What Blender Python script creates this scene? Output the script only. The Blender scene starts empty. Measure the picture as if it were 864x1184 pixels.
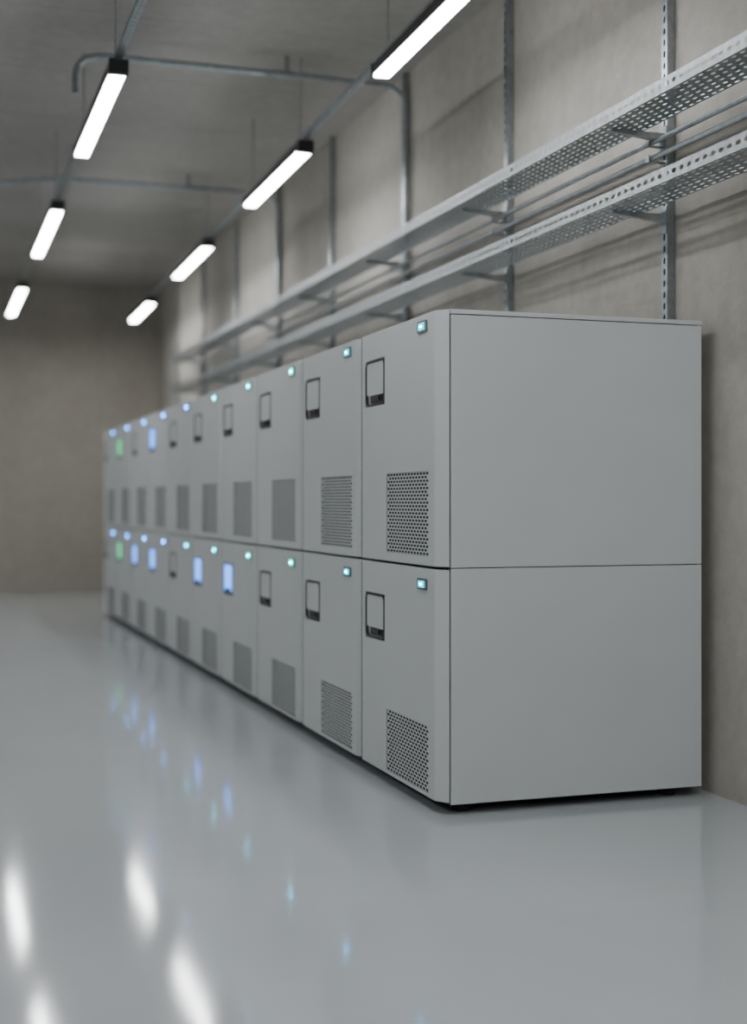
import bpy, bmesh, math, random
from mathutils import Vector
random.seed(4)
scene = bpy.context.scene
COL = scene.collection

# ---------------------------------------------------------------- materials
def new_mat(name, color=(0.5,0.5,0.5), rough=0.5, metal=0.0, spec=0.5):
    m = bpy.data.materials.new(name); m.use_nodes = True
    b = m.node_tree.nodes['Principled BSDF']
    b.inputs['Base Color'].default_value = (*color, 1)
    b.inputs['Roughness'].default_value = rough
    b.inputs['Metallic'].default_value = metal
    b.inputs['Specular IOR Level'].default_value = spec
    return m, m.node_tree, b

def noise_color(nt, b, c1, c2, scale, detail=4, stretch=(1,1,1), lo=0.3, hi=0.7):
    tc = nt.nodes.new('ShaderNodeTexCoord'); mp = nt.nodes.new('ShaderNodeMapping')
    mp.inputs['Scale'].default_value = stretch
    n = nt.nodes.new('ShaderNodeTexNoise'); n.inputs['Scale'].default_value = scale; n.inputs['Detail'].default_value = detail
    r = nt.nodes.new('ShaderNodeValToRGB')
    r.color_ramp.elements[0].position = lo; r.color_ramp.elements[1].position = hi
    r.color_ramp.elements[0].color = (*c1, 1); r.color_ramp.elements[1].color = (*c2, 1)
    nt.links.new(tc.outputs['Object'], mp.inputs['Vector']); nt.links.new(mp.outputs[0], n.inputs['Vector'])
    nt.links.new(n.outputs['Fac'], r.inputs['Fac']); nt.links.new(r.outputs['Color'], b.inputs['Base Color'])
    return tc, n, r

def add_bump(nt, b, scale, strength, dist=0.01, detail=4):
    tc = nt.nodes.new('ShaderNodeTexCoord')
    n = nt.nodes.new('ShaderNodeTexNoise'); n.inputs['Scale'].default_value = scale; n.inputs['Detail'].default_value = detail
    bp = nt.nodes.new('ShaderNodeBump'); bp.inputs['Strength'].default_value = strength; bp.inputs['Distance'].default_value = dist
    nt.links.new(tc.outputs['Object'], n.inputs['Vector']); nt.links.new(n.outputs['Fac'], bp.inputs['Height'])
    nt.links.new(bp.outputs['Normal'], b.inputs['Normal'])

M_paint, nt, b = new_mat('cabinet_paint', rough=0.42)
noise_color(nt, b, (0.54,0.570,0.577), (0.56,0.590,0.597), 3)
add_bump(nt, b, 400, 0.05, 0.001)
M_dark, _, _ = new_mat('seam_dark', (0.012,0.012,0.014), 0.7)
M_black, nt, b = new_mat('black_plastic', (0.018,0.018,0.02), 0.4)
M_frame, _, _ = new_mat('handle_frame', (0.035,0.037,0.04), 0.4)
M_gap_shade, _, _ = new_mat('door_gasket', (0.04,0.043,0.045), 0.7)  # dark colour standing in for shade between doors
M_rubber, _, _ = new_mat('rubber_foot', (0.012,0.012,0.012), 0.8)
M_galv, nt, b = new_mat('galvanised_steel', rough=0.38, metal=0.85)
noise_color(nt, b, (0.28,0.315,0.335), (0.41,0.445,0.465), 25)
M_house, _, _ = new_mat('lamp_housing_black', (0.015,0.015,0.016), 0.45)
M_screw, _, _ = new_mat('bezel_metal', (0.16,0.18,0.19), 0.35, 0.5)

def emis(name, color, strength):
    m, nt, b = new_mat(name, color, 0.4)
    b.inputs['Emission Color'].default_value = (*color, 1)
    b.inputs['Emission Strength'].default_value = strength
    return m
M_lamp = emis('lamp_diffuser', (0.975, 0.985, 0.995), 53)
M_cyan = emis('led_cyan', (0.0,0.62,0.66), 1.9)
M_green = emis('led_green', (0.02,0.78,0.45), 2.6)
M_blue = emis('led_blue', (0.05,0.26,0.95), 2.8)
M_core_c = emis('led_boost_for_cyan', (0.0,0.36,1.0), 150)  # hot cores added to strengthen the LED reflections on the floor
M_core_b = emis('led_boost_for_blue', (0.04,0.34,1.0), 140)
M_core_g = emis('led_boost_for_green', (0.01,0.46,0.95), 140)  # for green LEDs, but tinted blue for its floor reflection
M_scr_blue = emis('screen_blue', (0.10,0.30,0.92), 3.0)
M_scr_green = emis('screen_green', (0.10,0.66,0.30), 1.4)

# floor : glossy grey epoxy
M_floor, nt, b = new_mat('epoxy_floor', rough=0.1, spec=0.65)
noise_color(nt, b, (0.405,0.435,0.452), (0.435,0.465,0.482), 0.8, 5)
tc = nt.nodes.new('ShaderNodeTexCoord')
n1 = nt.nodes.new('ShaderNodeTexNoise'); n1.inputs['Scale'].default_value = 2.5; n1.inputs['Detail'].default_value = 6
mr = nt.nodes.new('ShaderNodeMapRange'); mr.inputs['To Min'].default_value = 0.065; mr.inputs['To Max'].default_value = 0.11
nt.links.new(tc.outputs['Object'], n1.inputs['Vector']); nt.links.new(n1.outputs['Fac'], mr.inputs['Value'])
nt.links.new(mr.outputs[0], b.inputs['Roughness'])
add_bump(nt, b, 45, 0.03, 0.003, 2)

def concrete(name, c1, c2, stretch, plank=None):
    m, nt, b = new_mat(name, rough=0.85, spec=0.25)
    tc, n, r = noise_color(nt, b, c1, c2, 1.1, 9, stretch)
    n2 = nt.nodes.new('ShaderNodeTexNoise'); n2.inputs['Scale'].default_value = 14; n2.inputs['Detail'].default_value = 8
    nt.links.new(tc.outputs['Object'], n2.inputs['Vector'])
    mr = nt.nodes.new('ShaderNodeMapRange'); mr.inputs['To Min'].default_value = 0.82; mr.inputs['To Max'].default_value = 1.15
    nt.links.new(n2.outputs['Fac'], mr.inputs['Value'])
    mx = nt.nodes.new('ShaderNodeVectorMath'); mx.operation = 'SCALE'
    nt.links.new(r.outputs['Color'], mx.inputs[0]); nt.links.new(mr.outputs[0], mx.inputs['Scale'])
    out = mx.outputs[0]
    if plank:
        axis, period = plank
        sp = nt.nodes.new('ShaderNodeSeparateXYZ'); nt.links.new(tc.outputs['Object'], sp.inputs[0])
        d = nt.nodes.new('ShaderNodeMath'); d.operation = 'DIVIDE'; d.inputs[1].default_value = period
        nt.links.new(sp.outputs[axis], d.inputs[0])
        fr = nt.nodes.new('ShaderNodeMath'); fr.operation = 'FRACT'; nt.links.new(d.outputs[0], fr.inputs[0])
        lt = nt.nodes.new('ShaderNodeMath'); lt.operation = 'LESS_THAN'; lt.inputs[1].default_value = 0.012/period
        nt.links.new(fr.outputs[0], lt.inputs[0])
        mr2 = nt.nodes.new('ShaderNodeMapRange'); mr2.inputs['To Min'].default_value = 1.0; mr2.inputs['To Max'].default_value = 0.82
        nt.links.new(lt.outputs[0], mr2.inputs['Value'])
        m3 = nt.nodes.new('ShaderNodeVectorMath'); m3.operation = 'SCALE'
        nt.links.new(out, m3.inputs[0]); nt.links.new(mr2.outputs[0], m3.inputs['Scale']); out = m3.outputs[0]
    nt.links.new(out, b.inputs['Base Color'])
    add_bump(nt, b, 30, 0.3, 0.01, 8)
    return m
M_wall = concrete('concrete_wall', (0.335,0.316,0.281), (0.43,0.409,0.369), (1,1,0.5))
M_wallfar = concrete('concrete_wall_end', (0.29,0.269,0.233), (0.355,0.331,0.292), (1,1,0.6), (0, 2.4))
M_ceil = concrete('concrete_ceiling', (0.31,0.297,0.276), (0.38,0.365,0.341), (0.5,1,1), (1, 1.2))

# ---------------------------------------------------------------- helpers
def mk_mesh(name, verts, faces, mats, idx=None, smooth=False):
    me = bpy.data.meshes.new(name); me.from_pydata([tuple(v) for v in verts], [], faces); me.validate()
    for m in mats: me.materials.append(m)
    if idx:
        for p, i in zip(me.polygons, idx): p.material_index = i
    if smooth:
        for p in me.polygons: p.use_smooth = True
    me.update(); return me

def obj(name, me, parent=None, loc=(0,0,0), bevel=0):
    o = bpy.data.objects.new(name, me); COL.objects.link(o); o.location = loc
    if parent: o.parent = parent
    if bevel:
        bm = o.modifiers.new('bevel', 'BEVEL'); bm.width = bevel; bm.segments = 2; bm.limit_method = 'ANGLE'
        bm.angle_limit = math.radians(30)
    return o

def empty(name, loc):
    e = bpy.data.objects.new(name, None); COL.objects.link(e); e.location = loc; e.empty_display_size = 0.2
    return e

class Geo:
    def __init__(s): s.v=[]; s.f=[]; s.i=[]
    def box(s, a, c, mi=0):
        n=len(s.v)
        for x in (a[0],c[0]):
            for y in (a[1],c[1]):
                for z in (a[2],c[2]): s.v.append((x,y,z))
        for q in ((0,1,3,2),(4,6,7,5),(0,4,5,1),(2,3,7,6),(0,2,6,4),(1,5,7,3)):
            s.f.append(tuple(n+k for k in q)); s.i.append(mi)
    def quad(s, pts, mi=0):
        n=len(s.v); s.v += [tuple(p) for p in pts]; s.f.append(tuple(range(n,n+len(pts)))); s.i.append(mi)
    def tube(s, pts, r, seg=12, mi=0):
        pts=[Vector(p) for p in pts]; rings=[]
        up=None
        for k,p in enumerate(pts):
            if k==0: t=pts[1]-p
            elif k==len(pts)-1: t=p-pts[k-1]
            else: t=(pts[k+1]-p).normalized()+(p-pts[k-1]).normalized()
            t.normalize()
            if up is None:
                up = Vector((0,0,1)) if abs(t.z)<0.9 else Vector((0,1,0))
            a=t.cross(up)
            if a.length < 1e-4: a=t.cross(Vector((0,1,0)))
            a.normalize(); bb=a.cross(t).normalized(); up=bb
            n=len(s.v)
            for j in range(seg):
                an=2*math.pi*j/seg; s.v.append(tuple(p+r*(math.cos(an)*a+math.sin(an)*bb)))
            rings.append(n)
        for k in range(len(rings)-1):
            for j in range(seg):
                j2=(j+1)%seg
                s.f.append((rings[k]+j,rings[k]+j2,rings[k+1]+j2,rings[k+1]+j)); s.i.append(mi)
        s.f.append(tuple(rings[0]+j for j in range(seg))[::-1]); s.i.append(mi)
        s.f.append(tuple(rings[-1]+j for j in range(seg))); s.i.append(mi)
    def perf(s, o, u, v, nu, nv, cu, cv, hu, hv, mi=0, stagger=False):
        """perforated sheet: slots of size hu x hv in cells cu x cv"""
        o=Vector(o); u=Vector(u); v=Vector(v)
        for j in range(nv):
            off = 0.5 if (stagger and j%2) else 0
            cnt = nu-1 if off else nu
            if off:
                for st in (0, nu-0.5):
                    s.quad([o+u*st*cu+v*j*cv, o+u*(st+.5)*cu+v*j*cv, o+u*(st+.5)*cu+v*(j+1)*cv, o+u*st*cu+v*(j+1)*cv], mi)
            for i in range(cnt):
                c = o+u*(i+off+.5)*cu+v*(j+.5)*cv
                n=len(s.v)
                A=[(-1,-1),(0,-1),(1,-1),(1,0),(1,1),(0,1),(-1,1),(-1,0)]
                k=0.74
                B=[(-k,-k),(0,-1),(k,-k),(1,0),(k,k),(0,1),(-k,k),(-1,0)]
                for p in A: s.v.append(tuple(c+u*p[0]*cu/2+v*p[1]*cv/2))
                for p in B: s.v.append(tuple(c+u*p[0]*hu/2+v*p[1]*hv/2))
                for q in range(8):
                    q2=(q+1)%8
                    s.f.append((n+q,n+q2,n+8+q2,n+8+q)); s.i.append(mi)
    def mesh(s, name, mats, smooth=False): return mk_mesh(name, s.v, s.f, mats, s.i, smooth)

# ---------------------------------------------------------------- room
XR, XL, YN, YF, ZC = 3.25, -5.0, -6.0, 19.1, 4.24
def slab(name, a, c, m):
    g=Geo(); g.box(a,c); return obj(name, g.mesh(name,[m]))
slab('floor', (XL-0.2,YN-0.2,-0.2), (XR+0.2,YF+0.2,0), M_floor)
slab('ceiling', (XL-0.2,YN-0.2,ZC), (XR+0.2,YF+0.2,ZC+0.2), M_ceil)
slab('wall_right', (XR,YN-0.2,0), (XR+0.2,YF+0.2,ZC), M_wall)
slab('wall_left', (XL-0.2,YN-0.2,0), (XL,YF+0.2,ZC), M_wall)
slab('wall_far', (XL,YF,0), (XR,YF+0.2,ZC), M_wallfar)
slab('wall_near', (XL,YN-0.2,0), (XR,YN,ZC), M_wall)

# ---------------------------------------------------------------- cabinets
W = 1.025; FX = 1.98; Y0 = 5.06; DEPTH = 1.20
def door_mesh(name, h, vent, hnd):
    y0,y1=0.002,W-0.030; z0,z1=(0.007,h-0.002) if h>1 else (0.012,h-0.005)
    ya=0.058; yb=y1
    ys=[ya,vent[0],vent[1],hnd[0],hnd[1],yb]; zs=sorted([z0,vent[2],vent[3],hnd[2],hnd[3],z1])
    def inside(r,y,z): return r[0]<y<r[1] and r[2]<z<r[3]
    bm=bmesh.new(); cache={}
    def V(x,y,z):
        k=(round(x,5),round(y,5),round(z,5))
        if k not in cache: cache[k]=bm.verts.new(k)
        return cache[k]
    def F(pts,mi=0):
        f=bm.faces.new([V(*p) for p in pts]); f.material_index=mi
    for a in range(len(ys)-1):
        for c in range(len(zs)-1):
            cy=(ys[a]+ys[a+1])/2; cz=(zs[c]+zs[c+1])/2
            if inside(vent,cy,cz) or inside(hnd,cy,cz): continue
            F([(0,ys[a],zs[c]),(0,ys[a],zs[c+1]),(0,ys[a+1],zs[c+1]),(0,ys[a+1],zs[c])])
    for r,dp,mi in ((vent,0.03,1),(hnd,0.012,0)):
        yy=[y for y in ys if r[0]-1e-6<=y<=r[1]+1e-6]; zz=[z for z in zs if r[2]-1e-6<=z<=r[3]+1e-6]
        for k in range(len(yy)-1):
            F([(0,yy[k],r[2]),(0,yy[k+1],r[2]),(dp,yy[k+1],r[2]),(dp,yy[k],r[2])],mi)
            F([(0,yy[k],r[3]),(dp,yy[k],r[3]),(dp,yy[k+1],r[3]),(0,yy[k+1],r[3])],mi)
        for k in range(len(zz)-1):
            F([(0,r[0],zz[k]),(dp,r[0],zz[k]),(dp,r[0],zz[k+1]),(0,r[0],zz[k+1])],mi)
            F([(0,r[1],zz[k]),(0,r[1],zz[k+1]),(dp,r[1],zz[k+1]),(dp,r[1],zz[k])],mi)
        for k in range(len(yy)-1):
            for l in range(len(zz)-1):
                F([(dp,yy[k],zz[l]),(dp,yy[k],zz[l+1]),(dp,yy[k+1],zz[l+1]),(dp,yy[k+1],zz[l])],mi)
    for c in range(len(zs)-1):
        F([(0,ya,zs[c]),(0.038,y0,zs[c]),(0.038,y0,zs[c+1]),(0,ya,zs[c+1])])
        F([(0.038,y0,zs[c]),(0.044,y0,zs[c]),(0.044,y0,zs[c+1]),(0.038,y0,zs[c+1])])
        F([(0,y1,zs[c]),(0,y1,zs[c+1]),(0.044,y1,zs[c+1]),(0.044,y1,zs[c])])
        F([(0.044,y0,zs[c]),(0.044,y1,zs[c]),(0.044,y1,zs[c+1]),(0.044,y0,zs[c+1])])
    for z in (z0,z1):
        F([(0.038,y0,z),(0.044,y0,z),(0.044,y1,z),(0,y1,z)]+[(0,y,z) for y in reversed(ys[:-1])])
    bmesh.ops.recalc_face_normals(bm, faces=bm.faces)
    me=bpy.data.meshes.new(name); bm.to_mesh(me); bm.free()
    me.materials.append(M_paint); me.materials.append(M_dark)
    return me

def rrect(y0,y1,z0,z1,r,n=6):
    pts=[]
    for cy,cz,a0 in ((y1-r,z1-r,0),(y0+r,z1-r,90),(y0+r,z0+r,180),(y1-r,z0+r,270)):
        for k in range(n+1):
            a=math.radians(a0+90*k/n); pts.append((cy+r*math.cos(a),cz+r*math.sin(a)))
    return pts
def ring_mesh(name, rect, t, r, xa, xb, mat):
    g=Geo(); o=rrect(*rect,r); i=rrect(rect[0]+t*1.6,rect[1]-t*1.6,rect[2]+t,rect[3]-t,max(r-t,0.004)); n=len(o)
    for k in range(n):
        q=(k+1)%n
        g.quad([(xa,*o[k]),(xa,*o[q]),(xa,*i[q]),(xa,*i[k])])
        g.quad([(xa,*o[k]),(xb,*o[k]),(xb,*o[q]),(xa,*o[q])])
        g.quad([(xa,*i[k]),(xa,*i[q]),(xb,*i[q]),(xb,*i[k])])
    return g.mesh(name,[mat])
def plate_mesh(name, rect, r, xa, xb, mat):
    g=Geo(); o=rrect(*rect,r); n=len(o)
    g.quad([(xa,*p) for p in o])
    for k in range(n):
        q=(k+1)%n; g.quad([(xa,*o[k]),(xb,*o[k]),(xb,*o[q]),(xa,*o[q])])
    return g.mesh(name,[mat])

ZL = 0.038
CFG = {}
for kind,h,vent,hnd,led in (('upper',1.041,(0.128,0.643,0.047,0.393),(0.675,0.945,0.705,0.915),(0.135,0.245,0.966,1.014)),
                            ('lower',0.949,(0.128,0.643,0.030,0.300),(0.675,0.945,0.594,0.802),(0.135,0.245,0.856,0.902))):
    d={}
    d['h']=h
    d['door']=door_mesh('door_'+kind,h,vent,hnd)
    g=Geo()
    top = h-0.022 if kind=='upper' else h-0.0
    g.box((0.049,0.0,0.004),(DEPTH,W-0.004,top),0)
    g.box((0.044,0.012,0.0),(DEPTH-0.01,W-0.012,h-0.002),1)
    if kind=='upper': g.box((0.047,0.0,h-0.018),(DEPTH+0.004,W-0.004,h),0)
    d['body']=g.mesh('body_'+kind,[M_paint,M_dark])
    g=Geo(); g.box((0.005,W-0.0295,0.012),(0.044,W-0.006,h-0.010))  # dark strip that paints in the shadowed gap beside the next door
    d['gasket']=g.mesh('door_gasket_'+kind,[M_gap_shade])
    nu=14; cu=(vent[1]-vent[0])/nu; nv=round((vent[3]-vent[2])/0.0152); cv=(vent[3]-vent[2])/nv
    g=Geo(); g.perf((0.003,vent[0],vent[2]),(0,1,0),(0,0,1),nu,nv,cu,cv,cu*0.78,cv*0.76,0,True)
    d['vent']=g.mesh('vent_grille_'+kind,[M_paint])
    d['frame']=ring_mesh('handle_frame_'+kind,(hnd[0]+.002,hnd[1]-.002,hnd[2]+.002,hnd[3]-.002),0.0066,0.032,-0.002,0.011,M_frame)
    gz0,gz1=hnd[2],hnd[3]
    d['panel']={}
    for key,mm in (('p',M_paint),('b',M_scr_blue),('g',M_scr_green)):
        d['panel'][key]=plate_mesh('handle_plate_'+kind,(hnd[0]+.016,hnd[1]-.016,gz0+(0.050 if key=='p' else 0.026),gz1-.012),0.014,0.002,0.012,mm)
    g=Geo(); g.box((0.006,hnd[0]+.05,gz0+.014),(0.0125,hnd[1]-.055,gz0+.050)); g.box((-0.002,hnd[0]+.075,gz0+.024),(0.008,hnd[1]-.085,gz0+.044))
    d['latch']=g.mesh('latch_'+kind,[M_black])
    d['bezel']=plate_mesh('led_bezel_'+kind,led,0.010,-0.006,0.002,M_screw)
    d['led']={}; d['core']={}
    for key,mm,mc in (('c',M_cyan,M_core_c),('g',M_green,M_core_g),('b',M_blue,M_core_b)):
        if key=='c': rect=(led[0]+.022,led[1]-.022,led[2]+.009,led[3]-.009); rr=0.004
        else: rect=(led[0]+.015,led[1]-.015,led[2]+.005,led[3]-.005); rr=0.017
        d['led'][key]=plate_mesh('status_led_'+kind,rect,rr,-0.010,-0.004,mm)
        cy=(rect[0]+rect[1])/2; cz=(rect[2]+rect[3])/2
        d['core'][key]=plate_mesh('led_boost_'+kind,(cy-.010,cy+.010,cz-.0035,cz+.0035),0.003,-0.012,-0.009,mc)  # tiny emitter added for the floor reflections
    CFG[kind]=d
g=Geo()
for fy in (0.09,W-0.09):
    for fx in (0.13,DEPTH-0.12):
        g.tube([(fx,fy,-ZL),(fx,fy,-0.012),(fx,fy,0.002)],0.038,20)
ME_feet=g.mesh('feet',[M_rubber])

LED_U='ccgggbbbbb'; LED_L='ccggggbbbb'
SC_U='ppppppbpgp'; SC_L='pppbbpbbgp'
for k in range(10):
    for kind,z0,ledk,sck in (('lower',ZL,LED_L[k],SC_L[k]),('upper',0.987,LED_U[k],SC_U[k])):
        d=CFG[kind]
        e=empty('equipment_cabinet',(FX,Y0+k*W+0.0005*k,z0))
        obj('body',d['body'],e,bevel=0.0015)
        obj('door',d['door'],e,bevel=0.0022)
        obj('door_gasket',d['gasket'],e)
        obj('vent_grille',d['vent'],e)
        obj('handle_frame',d['frame'],e)
        obj('handle_plate',d['panel'][sck],e)
        obj('latch',d['latch'],e)
        obj('led_bezel',d['bezel'],e)
        obj('status_led',d['led'][ledk],e)
        obj('led_boost',d['core'][ledk],e)
        if kind=='lower': obj('feet',ME_feet,e)

# ---------------------------------------------------------------- lights in suspended rows
def rowx_r(y): return 2.42+0.0235*(y-7.2)
def rowx_l(y): return 1.04+0.0084*(y-7.27)
LZ=3.60
def lamp(x0,y0,x1,y1):
    L=math.hypot(x1-x0,y1-y0); ang=math.atan2(-(x1-x0),(y1-y0))
    e=empty('linear_pendant_light',(x0,y0,LZ)); e.rotation_euler=(0,0,ang)
    g=Geo()
    g.box((-0.049,0.02,-0.006),(0.049,L-0.02,0.050),0)
    g.box((-0.053,0,-0.026),(0.053,0.045,0.055),0)
    g.box((-0.053,L-0.03,-0.026),(0.053,L,0.055),0)
    g.box((-0.02,0.1,0.045),(0.02,0.2,0.065),0); g.box((-0.02,L-0.2,0.045),(0.02,L-0.1,0.065),0)
    obj('housing',g.mesh('housing',[M_house]),e,bevel=0.004)
    g=Geo(); g.box((-0.041,0.045,-0.022),(0.041,L-0.03,0.002))
    obj('diffuser',g.mesh('diffuser',[M_lamp]),e)
    g=Geo()
    for yy in (0.15,L-0.15): g.tube([(0,yy,0.08),(0,yy,ZC-LZ)],0.005,8)
    obj('hanger_rods',g.mesh('hanger_rods',[M_galv]),e)
for a,c in ((-5.55,-3.45),(-2.0,0.1),(1.55,3.65),(5.1,7.08),(8.70,10.5),(12.25,14.1),(15.95,17.7)):
    lamp(rowx_r(a),a,rowx_r(c),c)
for a,c in ((-3.6,-1.55),(0.0,2.05),(3.6,5.65),(7.42,9.34),(11.07,13.28),(15.3,17.6)):
    lamp(rowx_l(a),a,rowx_l(c),c)
for a in (-4,0.0,4.0,8.0,12.0,15.6):  # unseen third row, added as fill light
    lamp(-2.6,a,-2.6,a+2.1)
def rail(fx,y0,y1):
    x0,x1=fx(y0),fx(y1); L=math.hypot(x1-x0,y1-y0); ang=math.atan2(-(x1-x0),(y1-y0))
    g=Geo(); n=int(L/0.06); cu=L/n; zb=0.0; w=0.02
    g.perf((-w,0,zb),(0,1,0),(1,0,0),n,1,cu,2*w,cu*0.5,0.014)
    for s in (-1,1):
        g.quad([(s*w,0,zb),(s*w,L,zb),(s*w,L,zb+0.03),(s*w,0,zb+0.03)])
    o=obj('light_support_rail',g.mesh('light_support_rail',[M_galv]),None,(x0,y0,LZ+0.0655)); o.rotation_euler=(0,0,ang)
rail(rowx_r,-5.9,18.6); rail(rowx_l,-5.9,18.6); rail(lambda y:-2.6,-5.9,18.6)  # last rail belongs to the added fill row

# ---------------------------------------------------------------- wall struts, trays, pipes
EZ=1.26
struts=[5.41+1.75*k for k in range(-6,8)]
SZ0,SZ1=1.75,ZC-0.004
cv=(SZ1-SZ0)/48
gs=Geo()
gs.perf((-0.041,-0.025,0),(0,1,0),(0,0,1),1,48,0.05,cv,0.017,cv*0.62)
for s in (-1,1):
    y=s*0.025
    gs.quad([(-0.041,y,0),(-0.001,y,0),(-0.001,y,SZ1-SZ0),(-0.041,y,SZ1-SZ0)])
gs.box((-0.004,-0.025,0),(-0.001,0.025,SZ1-SZ0))
ME_strut=gs.mesh('strut_channel',[M_galv])
TZ=(EZ+1.66,EZ+1.295); TX0,TX1=2.88,3.10
ga=Geo()
for tz in TZ:
    z=tz-SZ0
    x0,x1=TX0+0.06-XR,-0.041
    nn=len(ga.v)
    for (x,hh) in ((x0,0.013),(x1,0.036)):
        for yy in (-0.014,0.014):
            ga.v.append((x,yy,z-0.003)); ga.v.append((x,yy,z-0.003-hh))
    for q in ((0,1,3,2),(4,6,7,5),(0,4,5,1),(2,3,7,6),(0,2,6,4),(1,5,7,3)):
        ga.f.append(tuple(nn+k for k in q)); ga.i.append(0)
    ga.box((-0.049,-0.03,z-0.09),(-0.041,0.03,z+0.03))
PZ=(EZ+1.61,EZ+1.54)
for pz in PZ:
    z=pz-SZ0; ga.box((-0.125,-0.012,z-0.017),(-0.041,0.012,z-0.0125)); ga.box((-0.127,-0.012,z-0.017),(-0.1235,0.012,z+0.014))
ME_arm=ga.mesh('bracket_arms',[M_galv])
for y in struts:
    if y<YN+0.1: continue
    e=empty('strut_channel',(XR-0.002,y,SZ0))
    obj('channel',ME_strut,e)
    if y<16.3: obj('bracket_arms',ME_arm,e)

Ya,Yb=-5.5,16.3
def tray(tz):
    g=Geo(); L=Yb-Ya; cu=0.056; n=int(L/cu); cu=L/n; fh=0.06
    g.perf((TX0,Ya,tz),(0,1,0),(1,0,0),n,6,cu,(TX1-TX0)/6,cu*0.55,(TX1-TX0)/6*0.34,0,True)
    for x in (TX0,TX1):
        g.perf((x,Ya,tz),(0,1,0),(0,0,1),n,1,cu,fh,cu*0.62,0.020)
        s=1 if x==TX0 else -1
        g.quad([(x,Ya,tz+fh),(x,Yb,tz+fh),(x+s*0.012,Yb,tz+fh),(x+s*0.012,Ya,tz+fh)])
    obj('cable_tray',g.mesh('cable_tray',[M_galv]))
for tz in TZ: tray(tz)
for x,pz,r in ((3.14,PZ[0],0.012),(3.14,PZ[1],0.012)):
    g=Geo(); g.tube([(x,Ya,pz),(x,5,pz),(x,Yb,pz)],r,12)
    obj('electrical_conduit',g.mesh('electrical_conduit',[M_galv],True))

# cross-ceiling conduits bending down the wall
def cross(y, left):
    g=Geo(); z=EZ+2.857; r=0.16; xw=3.205
    pts=left+[(xw-r,y,z)]
    for k in range(1,8):
        a=math.pi/2*k/8; pts.append((xw-r+r*math.sin(a),y,z-r+r*math.cos(a)))
    pts += [(xw,y,z-r),(xw,y,3.1),(xw,y,2.2)]
    g.tube(pts,0.021,14)
    for x in (2.36,):
        g.tube([(x-0.05,y,z),(x+0.05,y,z)],0.027,14)
        g.box((x-0.010,y-0.010,z+0.012),(x+0.010,y+0.010,ZC-0.001))
    obj('ceiling_conduit',g.mesh('ceiling_conduit',[M_galv],False))
z=EZ+2.857
y1=8.84
cross(y1,[(0.96,y1,3.86),(0.96,y1,z-0.14),(0.975,y1,z-0.08),(1.02,y1,z-0.03),(1.10,y1,z-0.005),(1.2,y1,z),(2,y1,z)])
y2=12.34
lf=[(XL+0.02,y2,z-0.03),(-3,y2,z-0.03),(-1,y2,z-0.03),(0,y2,z-0.04),(0.5,y2,z-0.07)]
for k in range(8):
    t=(k+1)/8; s=t*t*(3-2*t); lf.append((0.6+0.6*t,y2,z-0.075+0.075*s))
cross(y2,lf+[(2,y2,z)])

# ---------------------------------------------------------------- world, camera
w=bpy.data.worlds.new('World'); scene.world=w; w.use_nodes=True
w.node_tree.nodes['Background'].inputs[0].default_value=(0.5,0.5,0.5,1)
w.node_tree.nodes['Background'].inputs[1].default_value=0.05
cam=bpy.data.cameras.new('Camera'); co=bpy.data.objects.new('Camera',cam); COL.objects.link(co)
co.location=(0,0,EZ); co.rotation_euler=(math.radians(90),0,-math.atan(529/1573))
cam.sensor_fit='VERTICAL'; cam.sensor_height=36; cam.sensor_width=24
cam.lens=36*1573/1184; cam.shift_y=-13/1184; cam.clip_end=100
cam.dof.use_dof=True; cam.dof.focus_distance=5.55; cam.dof.aperture_fstop=0.95
scene.camera=co
